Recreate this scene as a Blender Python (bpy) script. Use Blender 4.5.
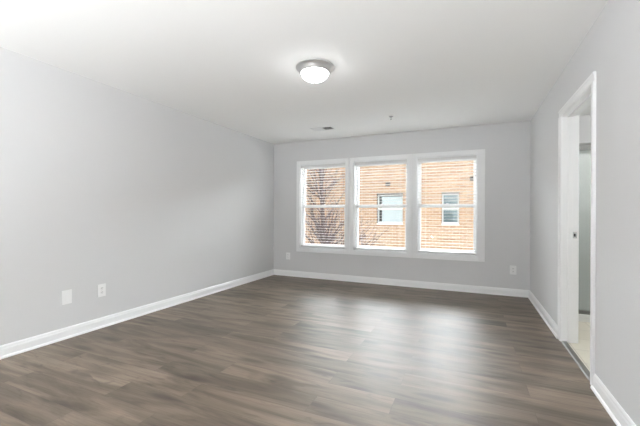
import bpy, bmesh, math, random
from mathutils import Vector, Matrix

for o in list(bpy.data.objects):
    bpy.data.objects.remove(o)
SC = bpy.context.scene
COL = SC.collection
random.seed(7)

# ------------------------------------------------------------------ camera
CAM_H = 1.1478
YAW, ROLL = 0.4209, 0.0041
cam = bpy.data.cameras.new('camera')
cam.sensor_fit = 'HORIZONTAL'
cam.sensor_width = 36.0
cam.lens = 338.745 / 640 * 36.0
cam.shift_x = 1.606 / 640
cam.shift_y = 0.408 / 640
cam.clip_start = 0.02
camo = bpy.data.objects.new('camera', cam)
COL.objects.link(camo)
camo.matrix_world = (Matrix.Translation((0, 0, CAM_H)) @ Matrix.Rotation(YAW, 4, 'Z')
                     @ Matrix.Rotation(math.pi / 2, 4, 'X') @ Matrix.Rotation(ROLL, 4, 'Z'))
SC.camera = camo

# ------------------------------------------------------------------ sky, sun, exposure
W = bpy.data.worlds.new('sky')
SC.world = W
W.use_nodes = True
# the sun is veiled behind bright cloud beyond the house opposite: that side of the sky is far brighter
SKY_BRIGHT, SKY_DIM = 38.0, 1.22
nt = W.node_tree
bg = nt.nodes['Background']
tc = nt.nodes.new('ShaderNodeTexCoord')
sx = nt.nodes.new('ShaderNodeSeparateXYZ')
nt.links.new(tc.outputs['Generated'], sx.inputs[0])
mr = nt.nodes.new('ShaderNodeMapRange')
mr.interpolation_type = 'SMOOTHSTEP'
nt.links.new(sx.outputs[1], mr.inputs[0])
mr.inputs[1].default_value = 0.0
mr.inputs[2].default_value = 0.55
mr.inputs[3].default_value = SKY_DIM
mr.inputs[4].default_value = SKY_BRIGHT
bg.inputs['Color'].default_value = (0.93, 0.97, 1.0, 1)
nt.links.new(mr.outputs[0], bg.inputs['Strength'])

LAMP = 18.0          # the ceiling lamp's glass
BATH_LAMP = 120.0
FILL_LIGHT = 1350.0      # added fill behind the camera, not one of the room's lamps

SC.view_settings.view_transform = 'Standard'
SC.view_settings.look = 'None'
SC.view_settings.gamma = 1.0
SC.view_settings.use_curve_mapping = False
SC.view_settings.exposure = 0.5
SC.cycles.use_denoising = True
SC.cycles.max_bounces = 12
SC.cycles.diffuse_bounces = 8
SC.cycles.transparent_max_bounces = 16
SC.cycles.sample_clamp_indirect = 8.0

# ------------------------------------------------------------------ materials
def mat(name, color, rough=0.5, metal=0.0, spec=0.5):
    m = bpy.data.materials.new(name)
    m.use_nodes = True
    b = m.node_tree.nodes['Principled BSDF']
    b.inputs['Base Color'].default_value = (*color, 1)
    b.inputs['Roughness'].default_value = rough
    b.inputs['Metallic'].default_value = metal
    b.inputs['Specular IOR Level'].default_value = spec
    return m


def N(m, kind, **kw):
    n = m.node_tree.nodes.new(kind)
    for k, v in kw.items():
        setattr(n, k, v)
    return n


def math_node(m, op, a, b=None):
    n = N(m, 'ShaderNodeMath', operation=op)
    for i, v in enumerate((a, b)):
        if v is None:
            continue
        if hasattr(v, 'is_output'):
            m.node_tree.links.new(v, n.inputs[i])
        else:
            n.inputs[i].default_value = v
    return n.outputs[0]


def mix_col(m, fac, a, b, blend='MIX'):
    n = N(m, 'ShaderNodeMix', data_type='RGBA', blend_type=blend)
    for sock, v in ((n.inputs[0], fac), (n.inputs[6], a), (n.inputs[7], b)):
        if hasattr(v, 'is_output'):
            m.node_tree.links.new(v, sock)
        elif isinstance(v, tuple):
            sock.default_value = (*v, 1)
        else:
            sock.default_value = v
    return n.outputs[2]


def ramp(m, src, lo, hi):
    n = N(m, 'ShaderNodeMapRange', interpolation_type='SMOOTHSTEP')
    m.node_tree.links.new(src, n.inputs[0])
    n.inputs[1].default_value = lo
    n.inputs[2].default_value = hi
    return n.outputs[0]


def noise(m, vec, scale, detail=3, rough=0.55, dist=0.0):
    n = N(m, 'ShaderNodeTexNoise')
    m.node_tree.links.new(vec, n.inputs['Vector'])
    n.inputs['Scale'].default_value = scale
    n.inputs['Detail'].default_value = detail
    n.inputs['Roughness'].default_value = rough
    n.inputs['Distortion'].default_value = dist
    return n.outputs[0]


def mapping(m, scale=(1, 1, 1), loc=(0, 0, 0), rot=(0, 0, 0), src=None):
    if src is None:
        src = N(m, 'ShaderNodeTexCoord').outputs['Object']
    n = N(m, 'ShaderNodeMapping')
    m.node_tree.links.new(src, n.inputs['Vector'])
    n.inputs['Scale'].default_value = scale
    n.inputs['Location'].default_value = loc
    n.inputs['Rotation'].default_value = rot
    return n.outputs[0]


def paint(name, color, rough, bump=0.02, scale=260):
    m = mat(name, color, rough, spec=0.3)
    v = mapping(m)
    f = noise(m, v, scale, 2)
    b = N(m, 'ShaderNodeBump')
    b.inputs['Strength'].default_value = bump
    b.inputs['Distance'].default_value = 0.002
    m.node_tree.links.new(f, b.inputs['Height'])
    m.node_tree.links.new(b.outputs[0], m.node_tree.nodes['Principled BSDF'].inputs['Normal'])
    return m


M_WALL = paint('wall_paint', (0.70, 0.70, 0.705), 0.7)
M_CEIL = paint('ceiling_paint', (0.90, 0.90, 0.89), 0.9)
M_TRIM = paint('trim_paint', (0.92, 0.925, 0.93), 0.35, 0.01)
M_VINYL = mat('white_vinyl', (0.88, 0.885, 0.89), 0.35)
M_BLIND = mat('white_blind', (0.74, 0.735, 0.725), 0.45)
M_PLATE = mat('white_plastic', (0.90, 0.90, 0.90), 0.3)
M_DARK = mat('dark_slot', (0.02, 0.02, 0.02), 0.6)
M_NICKEL = mat('brushed_nickel', (0.72, 0.72, 0.72), 0.4, 0.85)
M_CHROME = mat('chrome', (0.62, 0.63, 0.63), 0.25, 1.0)
M_SPR = mat('dull_sprinkler_metal', (0.28, 0.28, 0.28), 0.5, 0.2)
M_VENT = mat('vent_metal', (0.78, 0.78, 0.78), 0.45)
M_STRIP = mat('threshold_metal', (0.17, 0.165, 0.155), 0.45, 0.3)
M_BATHWALL = paint('bath_wall_paint', (0.74, 0.75, 0.74), 0.6)
M_ACRYL = mat('white_acrylic', (0.80, 0.81, 0.80), 0.25)
M_BARK = mat('grey_brown_bark', (0.065, 0.042, 0.040), 0.9)
M_EXT = mat('exterior_siding', (0.6, 0.58, 0.55), 0.8)
M_GRASS = mat('lawn', (0.22, 0.21, 0.13), 0.95)


def glass(name, tint, refl=0.06, rough=0.0, haze=0.0, hazecol=(0.8, 0.85, 0.83)):
    m = bpy.data.materials.new(name)
    m.use_nodes = True
    nt = m.node_tree
    nt.nodes.remove(nt.nodes['Principled BSDF'])
    out = nt.nodes['Material Output']
    t = N(m, 'ShaderNodeBsdfTransparent')
    t.inputs[0].default_value = (*tint, 1)
    g = N(m, 'ShaderNodeBsdfGlossy')
    g.inputs['Roughness'].default_value = rough
    lw = N(m, 'ShaderNodeFresnel')
    lw.inputs['IOR'].default_value = 1.35
    mx = N(m, 'ShaderNodeMixShader')
    nt.links.new(lw.outputs[0], mx.inputs[0])
    nt.links.new(t.outputs[0], mx.inputs[1])
    nt.links.new(g.outputs[0], mx.inputs[2])
    last = mx
    if haze:
        d = N(m, 'ShaderNodeBsdfDiffuse')
        d.inputs[0].default_value = (*hazecol, 1)
        mh = N(m, 'ShaderNodeMixShader')
        mh.inputs[0].default_value = haze
        nt.links.new(mx.outputs[0], mh.inputs[1])
        nt.links.new(d.outputs[0], mh.inputs[2])
        last = mh
    nt.links.new(last.outputs[0], out.inputs[0])
    return m


M_PANE = glass('window_glass', (0.97, 0.98, 0.98))
M_SHOWER = glass('frosted_shower_glass', (0.95, 0.97, 0.96), haze=0.35, hazecol=(0.74, 0.79, 0.77))


def emit_mat(name, color, strength):
    m = mat(name, (0.85, 0.85, 0.85), 0.3)
    b = m.node_tree.nodes['Principled BSDF']
    b.inputs['Emission Color'].default_value = (*color, 1)
    b.inputs['Emission Strength'].default_value = strength
    return m


M_LAMP = emit_mat('lit_frosted_dome', (0.97, 0.985, 1.0), LAMP)
M_BATHLAMP = emit_mat('lit_bath_dome', (1.0, 0.99, 0.97), BATH_LAMP)


def N_sep(m, col):
    n = N(m, 'ShaderNodeSeparateColor')
    m.node_tree.links.new(col, n.inputs[0])
    return n.outputs[0]


def floor_material():
    m = mat('vinyl_planks', (0.3, 0.25, 0.2), 0.35, spec=0.5)
    nt = m.node_tree
    v = mapping(m, loc=(0.42, 0.05, 0))
    br = N(m, 'ShaderNodeTexBrick', offset=0.37, offset_frequency=2, squash=1.0)
    nt.links.new(v, br.inputs['Vector'])
    br.inputs['Color1'].default_value = (0, 0, 0, 1)
    br.inputs['Color2'].default_value = (1, 1, 1, 1)
    br.inputs['Mortar'].default_value = (0.5, 0.5, 0.5, 1)
    br.inputs['Scale'].default_value = 1.0
    br.inputs['Mortar Size'].default_value = 0.0012
    br.inputs['Mortar Smooth'].default_value = 0.2
    br.inputs['Brick Width'].default_value = 1.22
    br.inputs['Row Height'].default_value = 0.181
    rnd = br.outputs['Color']
    gap = br.outputs['Fac']
    # every plank gets its own stretch of grain
    cmb = N(m, 'ShaderNodeCombineXYZ')
    r17 = math_node(m, 'MULTIPLY', rnd, 37.0)
    nt.links.new(r17, cmb.inputs[0])
    nt.links.new(r17, cmb.inputs[2])
    add = N(m, 'ShaderNodeVectorMath', operation='ADD')
    nt.links.new(v, add.inputs[0])
    nt.links.new(cmb.outputs[0], add.inputs[1])
    pv = add.outputs[0]
    broad = noise(m, mapping(m, (0.75, 4.5, 1), src=pv), 1.7, 4, 0.55, 0.9)
    grain = noise(m, mapping(m, (1.6, 42, 1), src=pv), 2.2, 5, 0.65, 0.3)
    knot = noise(m, mapping(m, (2.0, 8.0, 1), src=pv), 1.5, 3, 0.55, 1.6)
    c = mix_col(m, ramp(m, broad, 0.20, 0.76), (0.066, 0.048, 0.033), (0.218, 0.171, 0.129))
    c = mix_col(m, math_node(m, 'MULTIPLY', ramp(m, grain, 0.46, 0.70), 0.30), c, (0.050, 0.036, 0.028))
    c = mix_col(m, math_node(m, 'MULTIPLY', ramp(m, knot, 0.58, 0.76), 0.5), c, (0.034, 0.025, 0.022))
    vor = N(m, 'ShaderNodeTexVoronoi', voronoi_dimensions='2D')
    nt.links.new(mapping(m, (1.5, 6.0, 1), src=pv), vor.inputs['Vector'])
    vor.inputs['Scale'].default_value = 1.0
    some = math_node(m, 'GREATER_THAN', N_sep(m, vor.outputs['Color']), 0.55)
    kd = math_node(m, 'ADD', vor.outputs['Distance'], math_node(m, 'MULTIPLY', math_node(m, 'SUBTRACT', grain, 0.5), 0.35))
    eye = N(m, 'ShaderNodeMapRange', interpolation_type='SMOOTHSTEP')
    nt.links.new(kd, eye.inputs[0])
    eye.inputs[1].default_value = 0.05
    eye.inputs[2].default_value = 0.27
    eye.inputs[3].default_value = 0.62
    eye.inputs[4].default_value = 0.0
    c = mix_col(m, math_node(m, 'MULTIPLY', eye.outputs[0], some), c, (0.036, 0.025, 0.020))
    tone = N(m, 'ShaderNodeMapRange')
    nt.links.new(rnd, tone.inputs[0])
    tone.inputs[3].default_value = 0.78
    tone.inputs[4].default_value = 1.20
    c = mix_col(m, 1.0, c, tone.outputs[0], 'MULTIPLY')
    c = mix_col(m, math_node(m, 'MULTIPLY', gap, 0.6), c, (0.06, 0.048, 0.04))
    b = nt.nodes['Principled BSDF']
    nt.links.new(c, b.inputs['Base Color'])
    rr = N(m, 'ShaderNodeMapRange')
    nt.links.new(grain, rr.inputs[0])
    rr.inputs[3].default_value = 0.36
    rr.inputs[4].default_value = 0.50
    nt.links.new(rr.outputs[0], b.inputs['Roughness'])
    bu = N(m, 'ShaderNodeBump')
    bu.inputs['Strength'].default_value = 0.12
    bu.inputs['Distance'].default_value = 0.002
    hgt = math_node(m, 'SUBTRACT', grain, gap)
    nt.links.new(hgt, bu.inputs['Height'])
    nt.links.new(bu.outputs[0], b.inputs['Normal'])
    return m


def brick_material():
    m = mat('tan_brick', (0.6, 0.4, 0.28), 0.9, spec=0.2)
    nt = m.node_tree
    tc = N(m, 'ShaderNodeTexCoord')
    sp = N(m, 'ShaderNodeSeparateXYZ')
    nt.links.new(tc.outputs['Object'], sp.inputs[0])
    cb = N(m, 'ShaderNodeCombineXYZ')
    nt.links.new(math_node(m, 'ADD', sp.outputs[0], sp.outputs[1]), cb.inputs[0])
    nt.links.new(sp.outputs[2], cb.inputs[1])
    br = N(m, 'ShaderNodeTexBrick', offset=0.5, offset_frequency=2)
    nt.links.new(cb.outputs[0], br.inputs['Vector'])
    br.inputs['Color1'].default_value = (0.36, 0.200, 0.118, 1)
    br.inputs['Color2'].default_value = (0.50, 0.320, 0.205, 1)
    br.inputs['Mortar'].default_value = (0.58, 0.50, 0.42, 1)
    br.inputs['Scale'].default_value = 1.0
    br.inputs['Mortar Size'].default_value = 0.009
    br.inputs['Mortar Smooth'].default_value = 0.1
    br.inputs['Bias'].default_value = -0.1
    br.inputs['Brick Width'].default_value = 0.243
    br.inputs['Row Height'].default_value = 0.081
    n = noise(m, cb.outputs[0], 0.9, 3)
    c = mix_col(m, math_node(m, 'MULTIPLY', ramp(m, n, 0.35, 0.7), 0.25), br.outputs['Color'], (0.53, 0.36, 0.25))
    nt.links.new(c, nt.nodes['Principled BSDF'].inputs['Base Color'])
    return m


def tile_material():
    m = mat('beige_bath_tile', (0.6, 0.57, 0.48), 0.35)
    nt = m.node_tree
    v = mapping(m, loc=(0.1, 0.13, 0))
    br = N(m, 'ShaderNodeTexBrick', offset=0.0, offset_frequency=1)
    nt.links.new(v, br.inputs['Vector'])
    br.inputs['Color1'].default_value = (0.62, 0.585, 0.50, 1)
    br.inputs['Color2'].default_value = (0.66, 0.63, 0.54, 1)
    br.inputs['Mortar'].default_value = (0.50, 0.47, 0.41, 1)
    br.inputs['Scale'].default_value = 1.0
    br.inputs['Mortar Size'].default_value = 0.004
    br.inputs['Brick Width'].default_value = 0.305
    br.inputs['Row Height'].default_value = 0.305
    nt.links.new(br.outputs['Color'], nt.nodes['Principled BSDF'].inputs['Base Color'])
    return m


M_FLOOR = floor_material()
M_BRICK = brick_material()
M_TILE = tile_material()

# ------------------------------------------------------------------ mesh helpers
class MB:
    def __init__(self):
        self.bm = bmesh.new()

    def box(self, x0, x1, y0, y1, z0, z1, bev=0.0, seg=2):
        r = bmesh.ops.create_cube(self.bm, size=1.0)
        vs = r['verts']
        for v in vs:
            v.co = Vector((x0 + (v.co.x + 0.5) * (x1 - x0), y0 + (v.co.y + 0.5) * (y1 - y0), z0 + (v.co.z + 0.5) * (z1 - z0)))
        if bev:
            es = list({e for v in vs for e in v.link_edges})
            bmesh.ops.bevel(self.bm, geom=es, offset=bev, segments=seg, affect='EDGES', profile=0.6)
        return self

    def prism(self, pts, a, b, axis):
        """pts: 2-D outline extruded along an axis from a to b (x: (y,z), y: (x,z), z: (x,y))"""
        def P(p, t):
            return {'x': (t, p[0], p[1]), 'y': (p[0], t, p[1]), 'z': (p[0], p[1], t)}[axis]
        A = [self.bm.verts.new(P(p, a)) for p in pts]
        B = [self.bm.verts.new(P(p, b)) for p in pts]
        n = len(pts)
        for i in range(n):
            self.bm.faces.new((A[i], A[(i + 1) % n], B[(i + 1) % n], B[i]))
        self.bm.faces.new(A)
        self.bm.faces.new(B[::-1])
        return self

    def lathe(self, prof, seg=48, c=(0, 0, 0)):
        """prof: (radius, z) from one end to the other, spun about z"""
        rings = []
        for r, z in prof:
            if r < 1e-6:
                rings.append([self.bm.verts.new((c[0], c[1], c[2] + z))])
            else:
                rings.append([self.bm.verts.new((c[0] + r * math.cos(2 * math.pi * k / seg), c[1] + r * math.sin(2 * math.pi * k / seg), c[2] + z)) for k in range(seg)])
        for p, q in zip(rings, rings[1:]):
            for k in range(seg):
                j = (k + 1) % seg
                if len(p) == 1 and len(q) == 1:
                    continue
                if len(p) == 1:
                    self.bm.faces.new((p[0], q[k], q[j]))
                elif len(q) == 1:
                    self.bm.faces.new((p[k], p[j], q[0]))
                else:
                    self.bm.faces.new((p[k], p[j], q[j], q[k]))
        return self

    def tube(self, pts, radii, seg=6):
        pts = [Vector(p) for p in pts]
        rings = []
        for i, p in enumerate(pts):
            d = (pts[min(i + 1, len(pts) - 1)] - pts[max(i - 1, 0)]).normalized()
            u = d.cross(Vector((0.31, 0.17, 0.93))).normalized()
            w = d.cross(u)
            rings.append([self.bm.verts.new(p + (u * math.cos(2 * math.pi * k / seg) + w * math.sin(2 * math.pi * k / seg)) * radii[i]) for k in range(seg)])
        for p, q in zip(rings, rings[1:]):
            for k in range(seg):
                j = (k + 1) % seg
                self.bm.faces.new((p[k], p[j], q[j], q[k]))
        self.bm.faces.new(rings[0])
        self.bm.faces.new(rings[-1])
        return self

    def build(self, name, material, parent=None, smooth=False):
        bmesh.ops.recalc_face_normals(self.bm, faces=self.bm.faces)
        me = bpy.data.meshes.new(name)
        self.bm.to_mesh(me)
        self.bm.free()
        me.materials.append(material)
        if smooth:
            for p in me.polygons:
                p.use_smooth = True
            me.set_sharp_from_angle(angle=math.radians(40))
        o = bpy.data.objects.new(name, me)
        COL.objects.link(o)
        if parent is not None:
            o.parent = parent
        return o


def slab_with_holes(mb, axis, t0, t1, a0, a1, z0, z1, holes):
    """a wall along x or y (a = its run, t = its thickness), holes = (a0, a1, z0, z1)"""
    def put(u0, u1, w0, w1):
        if u1 - u0 < 1e-4 or w1 - w0 < 1e-4:
            return
        if axis == 'x':
            mb.box(u0, u1, t0, t1, w0, w1)
        else:
            mb.box(t0, t1, u0, u1, w0, w1)
    cur = a0
    for h in sorted(holes):
        put(cur, h[0], z0, z1)
        put(h[0], h[1], z0, h[2])
        put(h[0], h[1], h[3], z1)
        cur = h[1]
    put(cur, a1, z0, z1)


def empty(name, loc=(0, 0, 0), parent=None):
    o = bpy.data.objects.new(name, None)
    COL.objects.link(o)
    o.location = loc
    o.empty_display_size = 0.1
    if parent is not None:
        o.parent = parent
    return o


def tag(o, label, category, group=None):
    o['label'] = label
    o['category'] = category
    if group:
        o['group'] = group
    return o


def struct(o):
    o['kind'] = 'structure'
    return o


def copy_tree(o, parent=None):
    c = o.copy()
    COL.objects.link(c)
    if parent is not None:
        c.parent = parent
    for ch in list(o.children):
        copy_tree(ch, c)
    return c


# ------------------------------------------------------------------ room shell
XL, XR, YB, YF, H = -3.358, 0.7578, 5.453, -6.0, 2.44
WT = 0.114                                      # inner wall thickness
OW = 0.15                                       # outer wall thickness
BX1 = 2.45                                      # far side of the bathroom
DY0, DY1, DH = 2.858, 3.688, 2.028              # clear door opening
WIN = [(-2.808, -1.930), (-1.788, -0.897), (-0.760, 0.098)]
WZ0, WZ1 = 0.525, 2.020

struct(MB().box(XL - OW, XR + 0.0, YF - OW, YB + OW, -0.12, 0).build('floor', M_FLOOR))
struct(MB().box(XL - OW, BX1 + OW, YF - OW, YB + OW, H, H + 0.25).build('ceiling', M_CEIL))
struct(MB().box(XL - OW, XL, YF - OW, YB + OW, 0, H).build('wall_left', M_WALL))
m = MB()
slab_with_holes(m, 'y', XR, XR + WT, YF - OW, YB, 0, H, [(DY0 - 0.02, DY1 + 0.02, 0, DH + 0.02)])
struct(m.build('wall_right', M_WALL))
m = MB()
slab_with_holes(m, 'x', YB, YB + OW, XL, BX1 + OW, 0, H, [(a, b, WZ0, WZ1) for a, b in WIN])
struct(m.build('wall_back', M_WALL))
struct(MB().box(XL, BX1 + OW, YF - OW, YF, 0, H).build('wall_front', M_WALL))
struct(MB().box(XR + 0.0, BX1 + OW, YF - OW, YB + OW, -0.12, 0.0).build('floor_bathroom', M_TILE))
struct(MB().box(BX1, BX1 + OW, YF, YB, 0, H).build('wall_bathroom', M_BATHWALL))

# ---- baseboards with a shoe moulding: outline (out from the wall, height)
BASE = [(0, 0), (0.026, 0), (0.026, 0.006), (0.023, 0.014), (0.016, 0.019), (0.0145, 0.019), (0.0145, 0.070), (0.011, 0.080), (0.010, 0.090), (0.005, 0.100), (0, 0.101)]
struct(MB().prism([(XL + p, z) for p, z in BASE], YF, YB, 'y').build('baseboard_left', M_TRIM))
struct(MB().prism([(YB - p, z) for p, z in BASE], XL, XR, 'x').build('baseboard_back', M_TRIM))
CAS = 0.062
m = MB()
m.prism([(XR - p, z) for p, z in BASE], YF, DY0 - 0.006 - CAS - 0.004, 'y')
struct(m.build('baseboard_right', M_TRIM))
struct(MB().prism([(XR - p, z) for p, z in BASE], DY1 + 0.006 + CAS, YB, 'y').build('baseboard_right_corner', M_TRIM))
struct(MB().prism([(YF + p, z) for p, z in BASE], XL, XR, 'x').build('baseboard_front', M_TRIM))

# ------------------------------------------------------------------ windows (casing, frame, two sashes, panes)
def ring(mb, x0, x1, z0, z1, w, y0, y1, bev=0.0):
    """four boards round a rectangle; w = (left, right, bottom, top) board widths"""
    l, r, b, t = w
    mb.box(x0, x0 + l, y0, y1, z0, z1, bev)
    mb.box(x1 - r, x1, y0, y1, z0, z1, bev)
    mb.box(x0 + l, x1 - r, y0, y1, z0, z0 + b, bev)
    mb.box(x0 + l, x1 - r, y0, y1, z1 - t, z1, bev)


SEAMS = [-2.871, -1.861, -0.8275, 0.198]
CZ0, CZ1 = 0.458, 2.086
MEET = 1.272
for i, (a, b) in enumerate(WIN):
    w = struct(empty('window_%d' % (i + 1), ((a + b) / 2, YB, WZ0)))
    ox, oy, oz = w.location
    L = lambda mb, n, mt: (bmesh.ops.translate(mb.bm, verts=mb.bm.verts, vec=(-ox, -oy, -oz)), mb.build(n, mt, w))[1]
    m = MB()
    s0, s1 = SEAMS[i] + 0.002, SEAMS[i + 1] - 0.002
    ring(m, s0, s1, CZ0, CZ1, (a - s0, s1 - b, WZ0 - CZ0, CZ1 - WZ1), YB - 0.019, YB, 0.003)
    L(m, 'casing', M_TRIM)
    m = MB()                                    # extension jambs lining the opening
    ring(m, a, b, WZ0, WZ1, (0.012, 0.012, 0.012, 0.012), YB + 0.0005, YB + 0.075)
    L(m, 'jamb_lining', M_TRIM)
    m = MB()
    ring(m, a, b, WZ0, WZ1, (0.022, 0.022, 0.026, 0.026), YB + 0.075, YB + 0.15, 0.002)
    L(m, 'window_frame', M_VINYL)
    m = MB()                                    # lower sash sits to the room side
    ring(m, a + 0.020, b - 0.020, WZ0 + 0.024, MEET + 0.022, (0.032, 0.032, 0.045, 0.046), YB + 0.080, YB + 0.108, 0.003)
    s = L(m, 'lower_sash', M_VINYL)
    m = MB()
    m.box(a + 0.047, b - 0.047, YB + 0.092, YB + 0.097, WZ0 + 0.062, MEET - 0.018)
    bmesh.ops.translate(m.bm, verts=m.bm.verts, vec=(-ox, -oy, -oz))
    m.build('pane', M_PANE, s)
    m = MB()
    ring(m, a + 0.020, b - 0.020, MEET - 0.026, WZ1 - 0.024, (0.032, 0.032, 0.048, 0.042), YB + 0.112, YB + 0.140, 0.003)
    s = L(m, 'upper_sash', M_VINYL)
    m = MB()
    m.box(a + 0.047, b - 0.047, YB + 0.124, YB + 0.129, MEET + 0.014, WZ1 - 0.060)
    bmesh.ops.translate(m.bm, verts=m.bm.verts, vec=(-ox, -oy, -oz))
    m.build('pane', M_PANE, s)
    m = MB()
    m.box((a + b) / 2 - 0.03, (a + b) / 2 + 0.03, YB + 0.086, YB + 0.108, MEET + 0.022, MEET + 0.030, 0.002)
    m.box((a + b) / 2 - 0.008, (a + b) / 2 + 0.028, YB + 0.088, YB + 0.100, MEET + 0.030, MEET + 0.038, 0.002)
    L(m, 'sash_lock', M_VINYL)

# ------------------------------------------------------------------ doorway on the right wall
d = struct(empty('door_1', (XR, DY0, 0)))


def at_door(mb, n, mt, parent=d, smooth=False):
    bmesh.ops.translate(mb.bm, verts=mb.bm.verts, vec=(-XR, -DY0, 0))
    return mb.build(n, mt, parent, smooth)


m = MB()
for y0, y1 in ((DY0 - 0.0195, DY0), (DY1, DY1 + 0.0195)):
    m.box(XR - 0.001, XR + WT + 0.001, y0, y1, 0.001, DH + 0.0195)
m.box(XR - 0.001, XR + WT + 0.001, DY0, DY1, DH, DH + 0.0195)
at_door(m, 'jamb', M_TRIM)
m = MB()
SX0, SX1, ST = XR + 0.042, XR + 0.076, 0.012
m.box(SX0, SX1, DY0, DY0 + ST, 0.001, DH, 0.002)
m.box(SX0, SX1, DY1 - ST, DY1, 0.001, DH, 0.002)
m.box(SX0, SX1, DY0 + ST, DY1 - ST, DH - ST, DH, 0.002)
at_door(m, 'door_stop', M_TRIM)


def casing_side(xw, sgn):
    """door casing on one wall face: thicker at the outer edge, eased at the inner"""
    g = 0.006
    mb = MB()
    i0, i1, o0, o1 = DY0 - g, DY1 + g, DY0 - g - CAS, DY1 + g + CAS
    T = DH + g
    def prof(inn, out):
        k = (out - inn)
        return [(inn, 0), (inn, 0.009), (inn + 0.12 * k, 0.013), (inn + 0.62 * k, 0.014), (inn + 0.74 * k, 0.018), (inn + 0.96 * k, 0.018), (out, 0.016), (out, 0)]
    for a_, b_ in ((i0, o0), (i1, o1)):
        mb.prism([(xw + sgn * t, y) for y, t in prof(a_, b_)], 0.001, T, 'z')
    mb.prism([(xw + sgn * t, z) for z, t in prof(T, T + CAS)], o0, o1, 'y')
    return mb


at_door(casing_side(XR, -1), 'casing', M_TRIM)
at_door(casing_side(XR + WT, 1), 'casing', M_TRIM)
m = MB()
m.box(XR + 0.079, XR + 0.110, DY1 - 0.002, DY1 + 0.0005, 0.935, 0.992, 0.0008)
sp_ = at_door(m, 'strike_plate', M_CHROME)
m = MB()
m.box(XR + 0.087, XR + 0.101, DY1 - 0.0026, DY1, 0.950, 0.977)
at_door(m, 'latch_hole', M_DARK, sp_)
# the leaf stands open at a right angle inside the bathroom
m = MB()
LX0, LX1, LY0, LY1 = XR + WT + 0.022, XR + WT + 0.022 + 0.812, DY0 - 0.045, DY0 - 0.010
m.box(LX0, LX1, LY0, LY1, 0.012, DH - 0.004, 0.002)
leaf = at_door(m, 'door_leaf', M_TRIM)
for (pz0, pz1) in ((0.25, 0.95), (1.12, 1.88)):
    m = MB()
    m.box(LX0 + 0.12, LX1 - 0.12, LY1 - 0.001, LY1 + 0.006, pz0, pz1, 0.005)
    at_door(m, 'door_panel', M_TRIM, leaf)
m = MB()
m.lathe([(0, 0), (0.032, 0), (0.032, 0.006), (0.012, 0.010), (0.012, 0.030), (0.027, 0.040), (0.029, 0.052), (0.020, 0.064), (0, 0.067)], 24)
bmesh.ops.rotate(m.bm, verts=m.bm.verts, matrix=Matrix.Rotation(-math.pi / 2, 3, 'X'))
bmesh.ops.translate(m.bm, verts=m.bm.verts, vec=(LX1 - 0.07, LY1, 0.965))
at_door(m, 'door_knob', M_CHROME, leaf, True)
for z in (0.25, 1.03, 1.83):
    m = MB().box(XR + WT + 0.003, XR + WT + 0.021, DY0 - 0.014, DY0 - 0.004, z - 0.045, z + 0.045)
    at_door(m, 'hinge', M_CHROME)
# transition strip between planks and tile
struct(MB().prism([(XR - 0.004, 0), (XR + 0.004, 0.007), (XR + 0.036, 0.009), (XR + 0.044, 0.0)], DY0, DY1, 'y').build('trim_1', M_STRIP))

# ------------------------------------------------------------------ bathroom beyond the doorway
SY = 4.47                                        # shower front
sp = tag(empty('shower_pan', (XR + WT, SY, 0)), 'low white shower pan with raised curb on the bathroom floor', 'shower pan')
m = MB()
w_, dp = BX1 - XR - WT, YB - SY
m.box(0.001, w_ - 0.001, 0, dp - 0.001, 0.0005, 0.035)
m.build('pan_floor', M_ACRYL, sp)
m = MB()
m.box(0.001, w_ - 0.001, 0, 0.085, 0.035, 0.078, 0.008)
m.build('curb', M_ACRYL, sp)
se = tag(empty('shower_enclosure', (XR + WT, SY + 0.01, 0.078)), 'framed glass shower enclosure standing on the low white pan curb', 'shower enclosure')
m = MB()
m.box(0.003, w_ - 0.003, 0.0, 0.055, 0.0003, 0.012, 0.002)
m.box(0.003, w_ - 0.003, 0.010, 0.016, 0.012, 0.034)
m.box(0.003, w_ - 0.003, 0.036, 0.042, 0.012, 0.034)
m.build('bottom_track', M_STRIP, se)
m = MB()
m.box(0.003, w_ - 0.003, -0.004, 0.052, 1.762, 1.778, 0.003)
m.box(0.003, w_ - 0.003, 0.000, 0.050, 1.778, 1.818, 0.002)
m.box(0.003, w_ - 0.003, -0.004, 0.052, 1.818, 1.838, 0.003)
m.build('header', M_CHROME, se)
for x in (0.003, w_ - 0.028):
    MB().box(x, x + 0.025, 0.006, 0.046, 0.012, 1.762).build('wall_jamb', M_CHROME, se)
for (x0, x1, y) in ((0.028, w_ * 0.53, 0.036), (w_ * 0.47, w_ - 0.028, 0.014)):
    p = MB().box(x0, x1, y, y + 0.006, 0.034, 1.762).build('glass_panel', M_SHOWER, se)
    MB().box(x0 if y < 0.02 else x1 - 0.02, x0 + 0.02 if y < 0.02 else x1, y - 0.003, y + 0.009, 0.036, 1.760).build('panel_stile', M_CHROME, p)


def dome_lamp(name, r, drop, mat_glass, metal):
    root = empty(name)
    q = 0.715 * r                                # the glass is narrower than the stepped pan
    MB().lathe([(0, 0), (r * 0.985, 0), (r, -0.004), (r, -0.012), (r * 0.975, -0.016), (r * 0.93, -0.020), (r * 0.86, -0.036), (q + 0.016, -0.050), (q + 0.008, -0.056), (q + 0.001, -0.057), (q - 0.002, -0.050), (0, -0.050)], 64).build('pan', metal, root, True)
    pr = [(q, -0.052)]
    for k in range(1, 15):
        t = k / 14 * math.pi / 2
        pr.append((q * math.cos(t) if k < 14 else 0, -0.052 - (drop - 0.052 - 0.018) * math.sin(t)))
    MB().lathe(pr, 64).build('glass_dome', mat_glass, root, True)
    z = -(drop - 0.018)
    MB().lathe([(0, z + 0.004), (0.010, z + 0.003), (0.011, z - 0.002), (0.006, z - 0.006), (0.008, z - 0.012), (0, z - 0.018)], 20).build('finial', metal, root, True)
    return root


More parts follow.
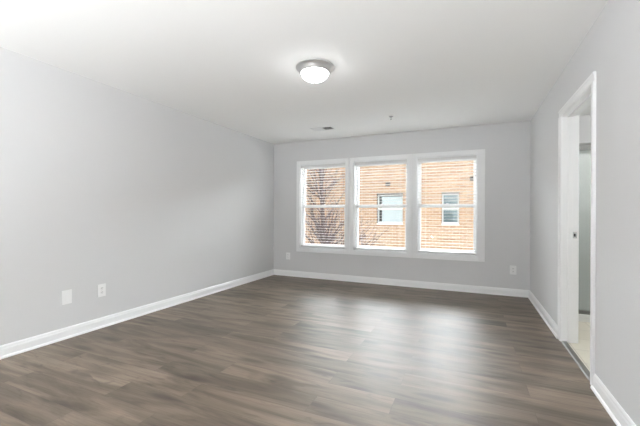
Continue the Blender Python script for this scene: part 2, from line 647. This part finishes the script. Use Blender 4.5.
bl = dome_lamp('bathroom_light', 0.15, 0.13, M_BATHLAMP, M_NICKEL)
bl.location = (1.70, 4.05, H)
tag(bl, 'flush dome ceiling light inside the bathroom beyond the doorway', 'ceiling light')

# ------------------------------------------------------------------ things on the ceiling
cl = dome_lamp('ceiling_light', 0.168, 0.145, M_LAMP, M_NICKEL)
cl.location = (-1.255, 2.715, H)
tag(cl, 'round flush-mount ceiling light with glowing white dome and metal rim in the bedroom', 'ceiling light')

# added out of view: an upward fill light to brighten ceiling and walls
M_FILL = emit_mat('lit_fill_lens', (0.94, 0.975, 1.0), FILL_LIGHT)
ul = tag(empty('added_fill_light', (-1.25, -1.9, 0)), 'low round added fill light standing on the floor planks behind the camera', 'fill light')
MB().lathe([(0, 0), (0.150, 0), (0.155, 0.006), (0.155, 0.30), (0.150, 0.305), (0.147, 0.300), (0.147, 0.285), (0, 0.285)], 48).build('fill_body', M_NICKEL, ul, True)
MB().lathe([(0, 0.294), (0.140, 0.292), (0.146, 0.288), (0.146, 0.286), (0, 0.286)], 48).build('lens', M_FILL, ul, True)

cv = tag(empty('ceiling_vent', (-2.045, 4.735, H)), 'small rectangular air vent in the ceiling near the leftmost window', 'air vent')
m = MB()
vw, vd = 0.150, 0.075
ring_ = [(-vw - 0.022, -vw, -vd - 0.022, vd + 0.022), (vw, vw + 0.022, -vd - 0.022, vd + 0.022), (-vw, vw, -vd - 0.022, -vd), (-vw, vw, vd, vd + 0.022), (-0.006, 0.006, -vd, vd)]
for x0, x1, y0, y1 in ring_:
    m.box(x0, x1, y0, y1, -0.006, 0.0)
m.build('vent_frame', M_VENT, cv)
MB().box(-vw, vw, -vd, vd, -0.0012, -0.0004).build('duct_opening', M_DARK, cv)
for sgn in (-1, 1):
    m = MB()
    for k in range(8):
        c = sgn * (0.020 + k * 0.0165)
        dx = 0.0085 * sgn
        m.prism([(c - dx, -0.0015), (c - dx + 0.0012, -0.0015), (c + dx + 0.0012, -0.010), (c + dx, -0.010)], -vd, vd, 'y')
    m.build('louvers', M_VENT, cv)

fs = tag(empty('fire_sprinkler', (-0.964, 4.50, H)), 'tiny pendant fire sprinkler on the ceiling before the middle window', 'sprinkler')
MB().lathe([(0, 0), (0.036, 0), (0.035, -0.004), (0.020, -0.010), (0.012, -0.010), (0, -0.009)], 28).build('escutcheon', M_SPR, fs, True)
MB().lathe([(0, -0.009), (0.010, -0.009), (0.010, -0.024), (0.006, -0.028), (0, -0.028)], 16).build('sprinkler_body', M_SPR, fs, True)
m = MB()
for s in (-1, 1):
    m.tube([(s * 0.008, 0, -0.024), (s * 0.013, 0, -0.036), (s * 0.004, 0, -0.048)], [0.002, 0.002, 0.002])
m.build('yoke', M_SPR, fs)
fs.scale = (0.8, 0.8, 0.8)
MB().lathe([(0, -0.047), (0.015, -0.048), (0.016, -0.050), (0, -0.051)], 20).build('deflector', M_SPR, fs, True)

# ------------------------------------------------------------------ outlets and plate (built facing -y, back at y = 0)
def outlet(name):
    r = empty(name)
    MB().box(-0.040, 0.040, -0.0065, 0, -0.0625, 0.0625, 0.003).build('cover_plate', M_PLATE, r)
    for z in (-0.0205, 0.0205):
        m = MB()
        pts = []
        for k in range(20):
            t = 2 * math.pi * k / 20
            pts.append((max(-0.0150, min(0.0150, 0.0185 * math.cos(t))), z + 0.0155 * math.sin(t)))
        m.prism(pts, -0.0085, -0.006, 'y')
        f = m.build('receptacle', M_PLATE, r)
        m = MB()
        m.box(-0.0075, -0.0050, -0.0090, -0.0084, z - 0.001, z + 0.009)
        m.box(0.0050, 0.0075, -0.0090, -0.0084, z - 0.001, z + 0.009)
        m.prism([(0.003 * math.cos(t * math.pi / 4), z - 0.007 + 0.003 * math.sin(t * math.pi / 4)) for t in range(8)], -0.0090, -0.0084, 'y')
        m.build('slots', M_DARK, f)
    m = MB()
    m.prism([(0.003 * math.cos(t * math.pi / 6), 0.003 * math.sin(t * math.pi / 6)) for t in range(12)], -0.0078, -0.006, 'y')
    m.build('screw', M_NICKEL, r)
    return r


G = 'white duplex power outlets'
ol = outlet('power_outlet')
ol.location = (-3.045, YB, 0.363)
tag(ol, 'white power outlet low on the back wall left of the windows', 'outlet', G)
o2 = copy_tree(ol)
o2.location = (0.553, YB, 0.365)
tag(o2, 'white power outlet low on the back wall right of the windows', 'outlet', G)
o3 = copy_tree(ol)
o3.location = (XL, 2.205, 0.371)
o3.rotation_euler = (0, 0, math.pi / 2)
tag(o3, 'white power outlet on the left wall beside the plain wall plate', 'outlet', G)
wp = tag(empty('wall_plate', (XL, 1.884, 0.375)), 'plain white wall plate on the left wall, without any sockets', 'wall plate')
wp.rotation_euler = (0, 0, math.pi / 2)
MB().box(-0.043, 0.043, -0.0065, 0, -0.064, 0.064, 0.003).build('cover_plate', M_PLATE, wp)
MB().box(-0.0165, 0.0165, -0.0090, -0.006, -0.0335, 0.0335, 0.0015).build('insert', M_PLATE, wp)
for z in (-0.048, 0.048):
    m = MB()
    m.prism([(0.0028 * math.cos(t * math.pi / 6), z + 0.0028 * math.sin(t * math.pi / 6)) for t in range(12)], -0.0076, -0.006, 'y')
    m.build('screw', M_PLATE, wp)

# ------------------------------------------------------------------ blinds
PITCH = 0.046
for i, (a, b) in enumerate(WIN):
    cx = (a + b) / 2
    hw = (b - a) / 2 - 0.016
    r = empty('window_blind', (cx, YB + 0.036, WZ1 - 0.0125))
    tag(r, ['open white slat blind in the window with bare branches outside',
            'open white slat blind in the middle of the three windows',
            'open white slat blind in the window nearest the doorway'][i], 'blind', 'open white slat blinds')
    MB().box(-hw, hw, -0.022, 0.026, -0.042, 0, 0.002).build('headrail', M_BLIND, r)
    MB().box(-hw - 0.003, hw + 0.003, -0.034, -0.026, -0.048, 0.0, 0.002).build('valance', M_BLIND, r)
    bot = -(WZ1 - 0.0125 - WZ0 - 0.012 - 0.03)
    n = int((-bot - 0.06) / PITCH)
    m = MB()
    for k in range(n):
        z = -0.066 - k * PITCH
        m.prism([(-0.025, z + 0.0008), (0.0, z + 0.0006), (0.025, z - 0.0020), (0.025, z + 0.0004), (0.0, z + 0.0030), (-0.025, z + 0.0032)], -hw, hw, 'x')
    m.build('slats', M_BLIND, r)
    MB().box(-hw, hw, -0.025, 0.025, bot - 0.012, bot + 0.008, 0.003).build('bottom_rail', M_BLIND, r)
    for x in (-hw + 0.11, hw - 0.11):
        m = MB()
        for y in (-0.0262, 0.0262):
            m.tube([(x, y, -0.042), (x, y, bot)], [0.0008, 0.0008], 4)
        m.build('ladder_cord', M_BLIND, r)
    MB().tube([(-hw + 0.05, -0.024, -0.042), (-hw + 0.05, -0.030, -0.09), (-hw + 0.05, -0.029, -0.72)], [0.002, 0.004, 0.004], 6).build('tilt_wand', M_BLIND, r)

# ------------------------------------------------------------------ outside
struct(MB().box(-40, 40, YB + OW + 0.01, 60, -3.5, -3.2).build('ground', M_GRASS))

BY = 14.0
bb = tag(empty('brick_building', (0, BY, -3.2)), 'tan brick building across the way with white framed windows', 'building')


def k14(x, z):
    return x * BY / 16, CAM_H + (z - CAM_H) * BY / 16 + 3.2


WB = []
for (x0, x1, z0, z1) in ((-4.08, -2.85, 0.675, 2.075), (-1.155, -0.435, 0.70, 2.065)):
    u0, v0 = k14(x0, z0)
    u1, v1 = k14(x1, z1)
    WB.append((u0, u1, v0, v1))
BT = 6.9
m = MB()
slab_with_holes(m, 'x', 0, 0.3, -16, 12, 0, BT, WB)
m.box(-16, -15.7, 0.3, 9, 0, BT)
m.box(11.7, 12, 0.3, 9, 0, BT)
m.box(-15.7, 11.7, 8.7, 9, 0, BT)
m.build('brick_wall', M_BRICK, bb)
MB().box(-16.1, 12.1, -0.08, 9.1, BT, BT + 0.18).build('coping', M_TRIM, bb)
MB().box(-15.7, 11.7, 0.3, 8.7, BT - 0.6, BT - 0.4).build('roof', M_EXT, bb)
M_BGLASS = mat('dark_teal_glass', (0.20, 0.27, 0.29), 0.08)
M_BSHADE = mat('pale_window_shade', (0.80, 0.87, 0.90), 0.6)
M_BSHADE2 = mat('grey_window_shade', (0.15, 0.21, 0.23), 0.6)
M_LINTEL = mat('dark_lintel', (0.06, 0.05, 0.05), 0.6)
for i, (u0, u1, v0, v1) in enumerate(WB):
    m = MB()
    fw = 0.055
    ring(m, u0, u1, v0, v1, (fw, fw, 0.075, 0.05), 0.11, 0.20)
    m.box(u0 + fw, u1 - fw, 0.13, 0.18, (v0 + v1) / 2 - 0.03, (v0 + v1) / 2 + 0.03)
    wf = m.build('window_frame', M_VINYL, bb)
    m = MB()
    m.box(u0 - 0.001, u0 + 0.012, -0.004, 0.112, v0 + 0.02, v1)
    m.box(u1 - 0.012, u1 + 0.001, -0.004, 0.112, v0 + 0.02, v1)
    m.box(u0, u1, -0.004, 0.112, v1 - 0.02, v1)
    m.build('reveal_shadow_strip', M_LINTEL, wf)  # shadow inside the window recess, put in as dark strips, sides and top
    MB().box(u0, u1, -0.02, 0.13, v0 - 0.04, v0 + 0.02).build('sill', M_VINYL, wf)
    MB().box(u0 + fw, u1 - fw, 0.152, 0.158, v0 + 0.075, v1 - 0.05).build('pane', M_PANE, wf)
    MB().box(u0 + fw + (0.10 if i == 0 else 0.0), u1 - fw, 0.24, 0.26, v0 + 0.02, v1 - (0.10 if i == 0 else 0.02)).build('window_shade', M_BSHADE if i == 0 else M_BSHADE2, wf)
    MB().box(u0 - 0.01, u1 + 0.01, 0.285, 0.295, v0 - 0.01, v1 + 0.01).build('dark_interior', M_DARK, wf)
    MB().box(u0 - 0.01, u1 + 0.01, -0.006, 0.10, v1 - 0.002, v1 + 0.03).build('lintel', M_LINTEL, bb)
for (x0, x1, zc) in ((-3.655, -3.44, 2.535), (-0.01, 0.235, 2.66)):
    u0, v = k14(x0, zc)
    u1, _ = k14(x1, zc)
    hd = MB().prism([(0, v + 0.085), (-0.03, v + 0.085), (-0.13, v - 0.01), (-0.13, v - 0.02), (0, v - 0.02)], u0, u1, 'x').build('vent_hood', M_LINTEL, bb)
    MB().box(u0 + 0.008, u1 - 0.008, -0.126, -0.0, v - 0.075, v - 0.0205).build('hood_damper', M_LINTEL, hd)

# bare tree between the buildings
tr = tag(empty('bare_tree', (-3.80, 8.9, -3.2)), 'bare leafless tree with many thin branches outside the leftmost window', 'tree')
R = random.Random(11)
mt_, mb_, mw_ = MB(), MB(), MB()


def grow(mb, p, d, length, r0, r1, n=6, wob=0.10, up=0.04):
    pts, rad = [p.copy()], [r0]
    for k in range(n):
        d = (d + Vector((R.uniform(-wob, wob), R.uniform(-wob, wob), R.uniform(-wob, wob) + up))).normalized()
        p = p + d * (length / n)
        pts.append(p.copy())
        rad.append(r0 + (r1 - r0) * (k + 1) / n)
    mb.tube(pts, rad, 6)
    return pts, rad


trunk, trad = grow(mt_, Vector((0, 0, -0.05)), Vector((0.02, 0, 1)), 8.2, 0.12, 0.02, 16, 0.03, 0.06)
for k in range(80):
    t = R.uniform(0.22, 0.98)
    i = int(t * 16)
    i = min(i, 15)
    p = trunk[i].lerp(trunk[i + 1], t * 16 - i)
    az = R.uniform(0, 2 * math.pi)
    el = R.uniform(0.35, 0.95)
    dv = Vector((math.cos(az) * math.cos(el), math.sin(az) * math.cos(el), math.sin(el)))
    ln = R.uniform(0.9, 2.3) * (1.15 - 0.7 * t)
    bp, br_ = grow(mb_, p, dv, ln, max(0.010, trad[i] * 0.42), 0.004, 7, 0.14, 0.05)
    for q in range(9):
        j = R.randint(1, 6)
        az2 = R.uniform(0, 2 * math.pi)
        d2 = (dv + Vector((math.cos(az2), math.sin(az2), R.uniform(-0.3, 0.6))) * 0.8).normalized()
        tp, _ = grow(mw_, bp[j], d2, R.uniform(0.3, 0.9), 0.008, 0.004, 4, 0.2, 0.05)
        for w2 in range(2):
            d3 = (d2 + Vector((R.uniform(-1, 1), R.uniform(-1, 1), R.uniform(-0.4, 0.8)))).normalized()
            grow(mw_, tp[R.randint(1, 4)], d3, R.uniform(0.15, 0.4), 0.005, 0.003, 3, 0.2, 0.03)
mt_.build('trunk', M_BARK, tr, True)
mb_.build('branches', M_BARK, tr, True)
mw_.build('twigs', M_BARK, tr)
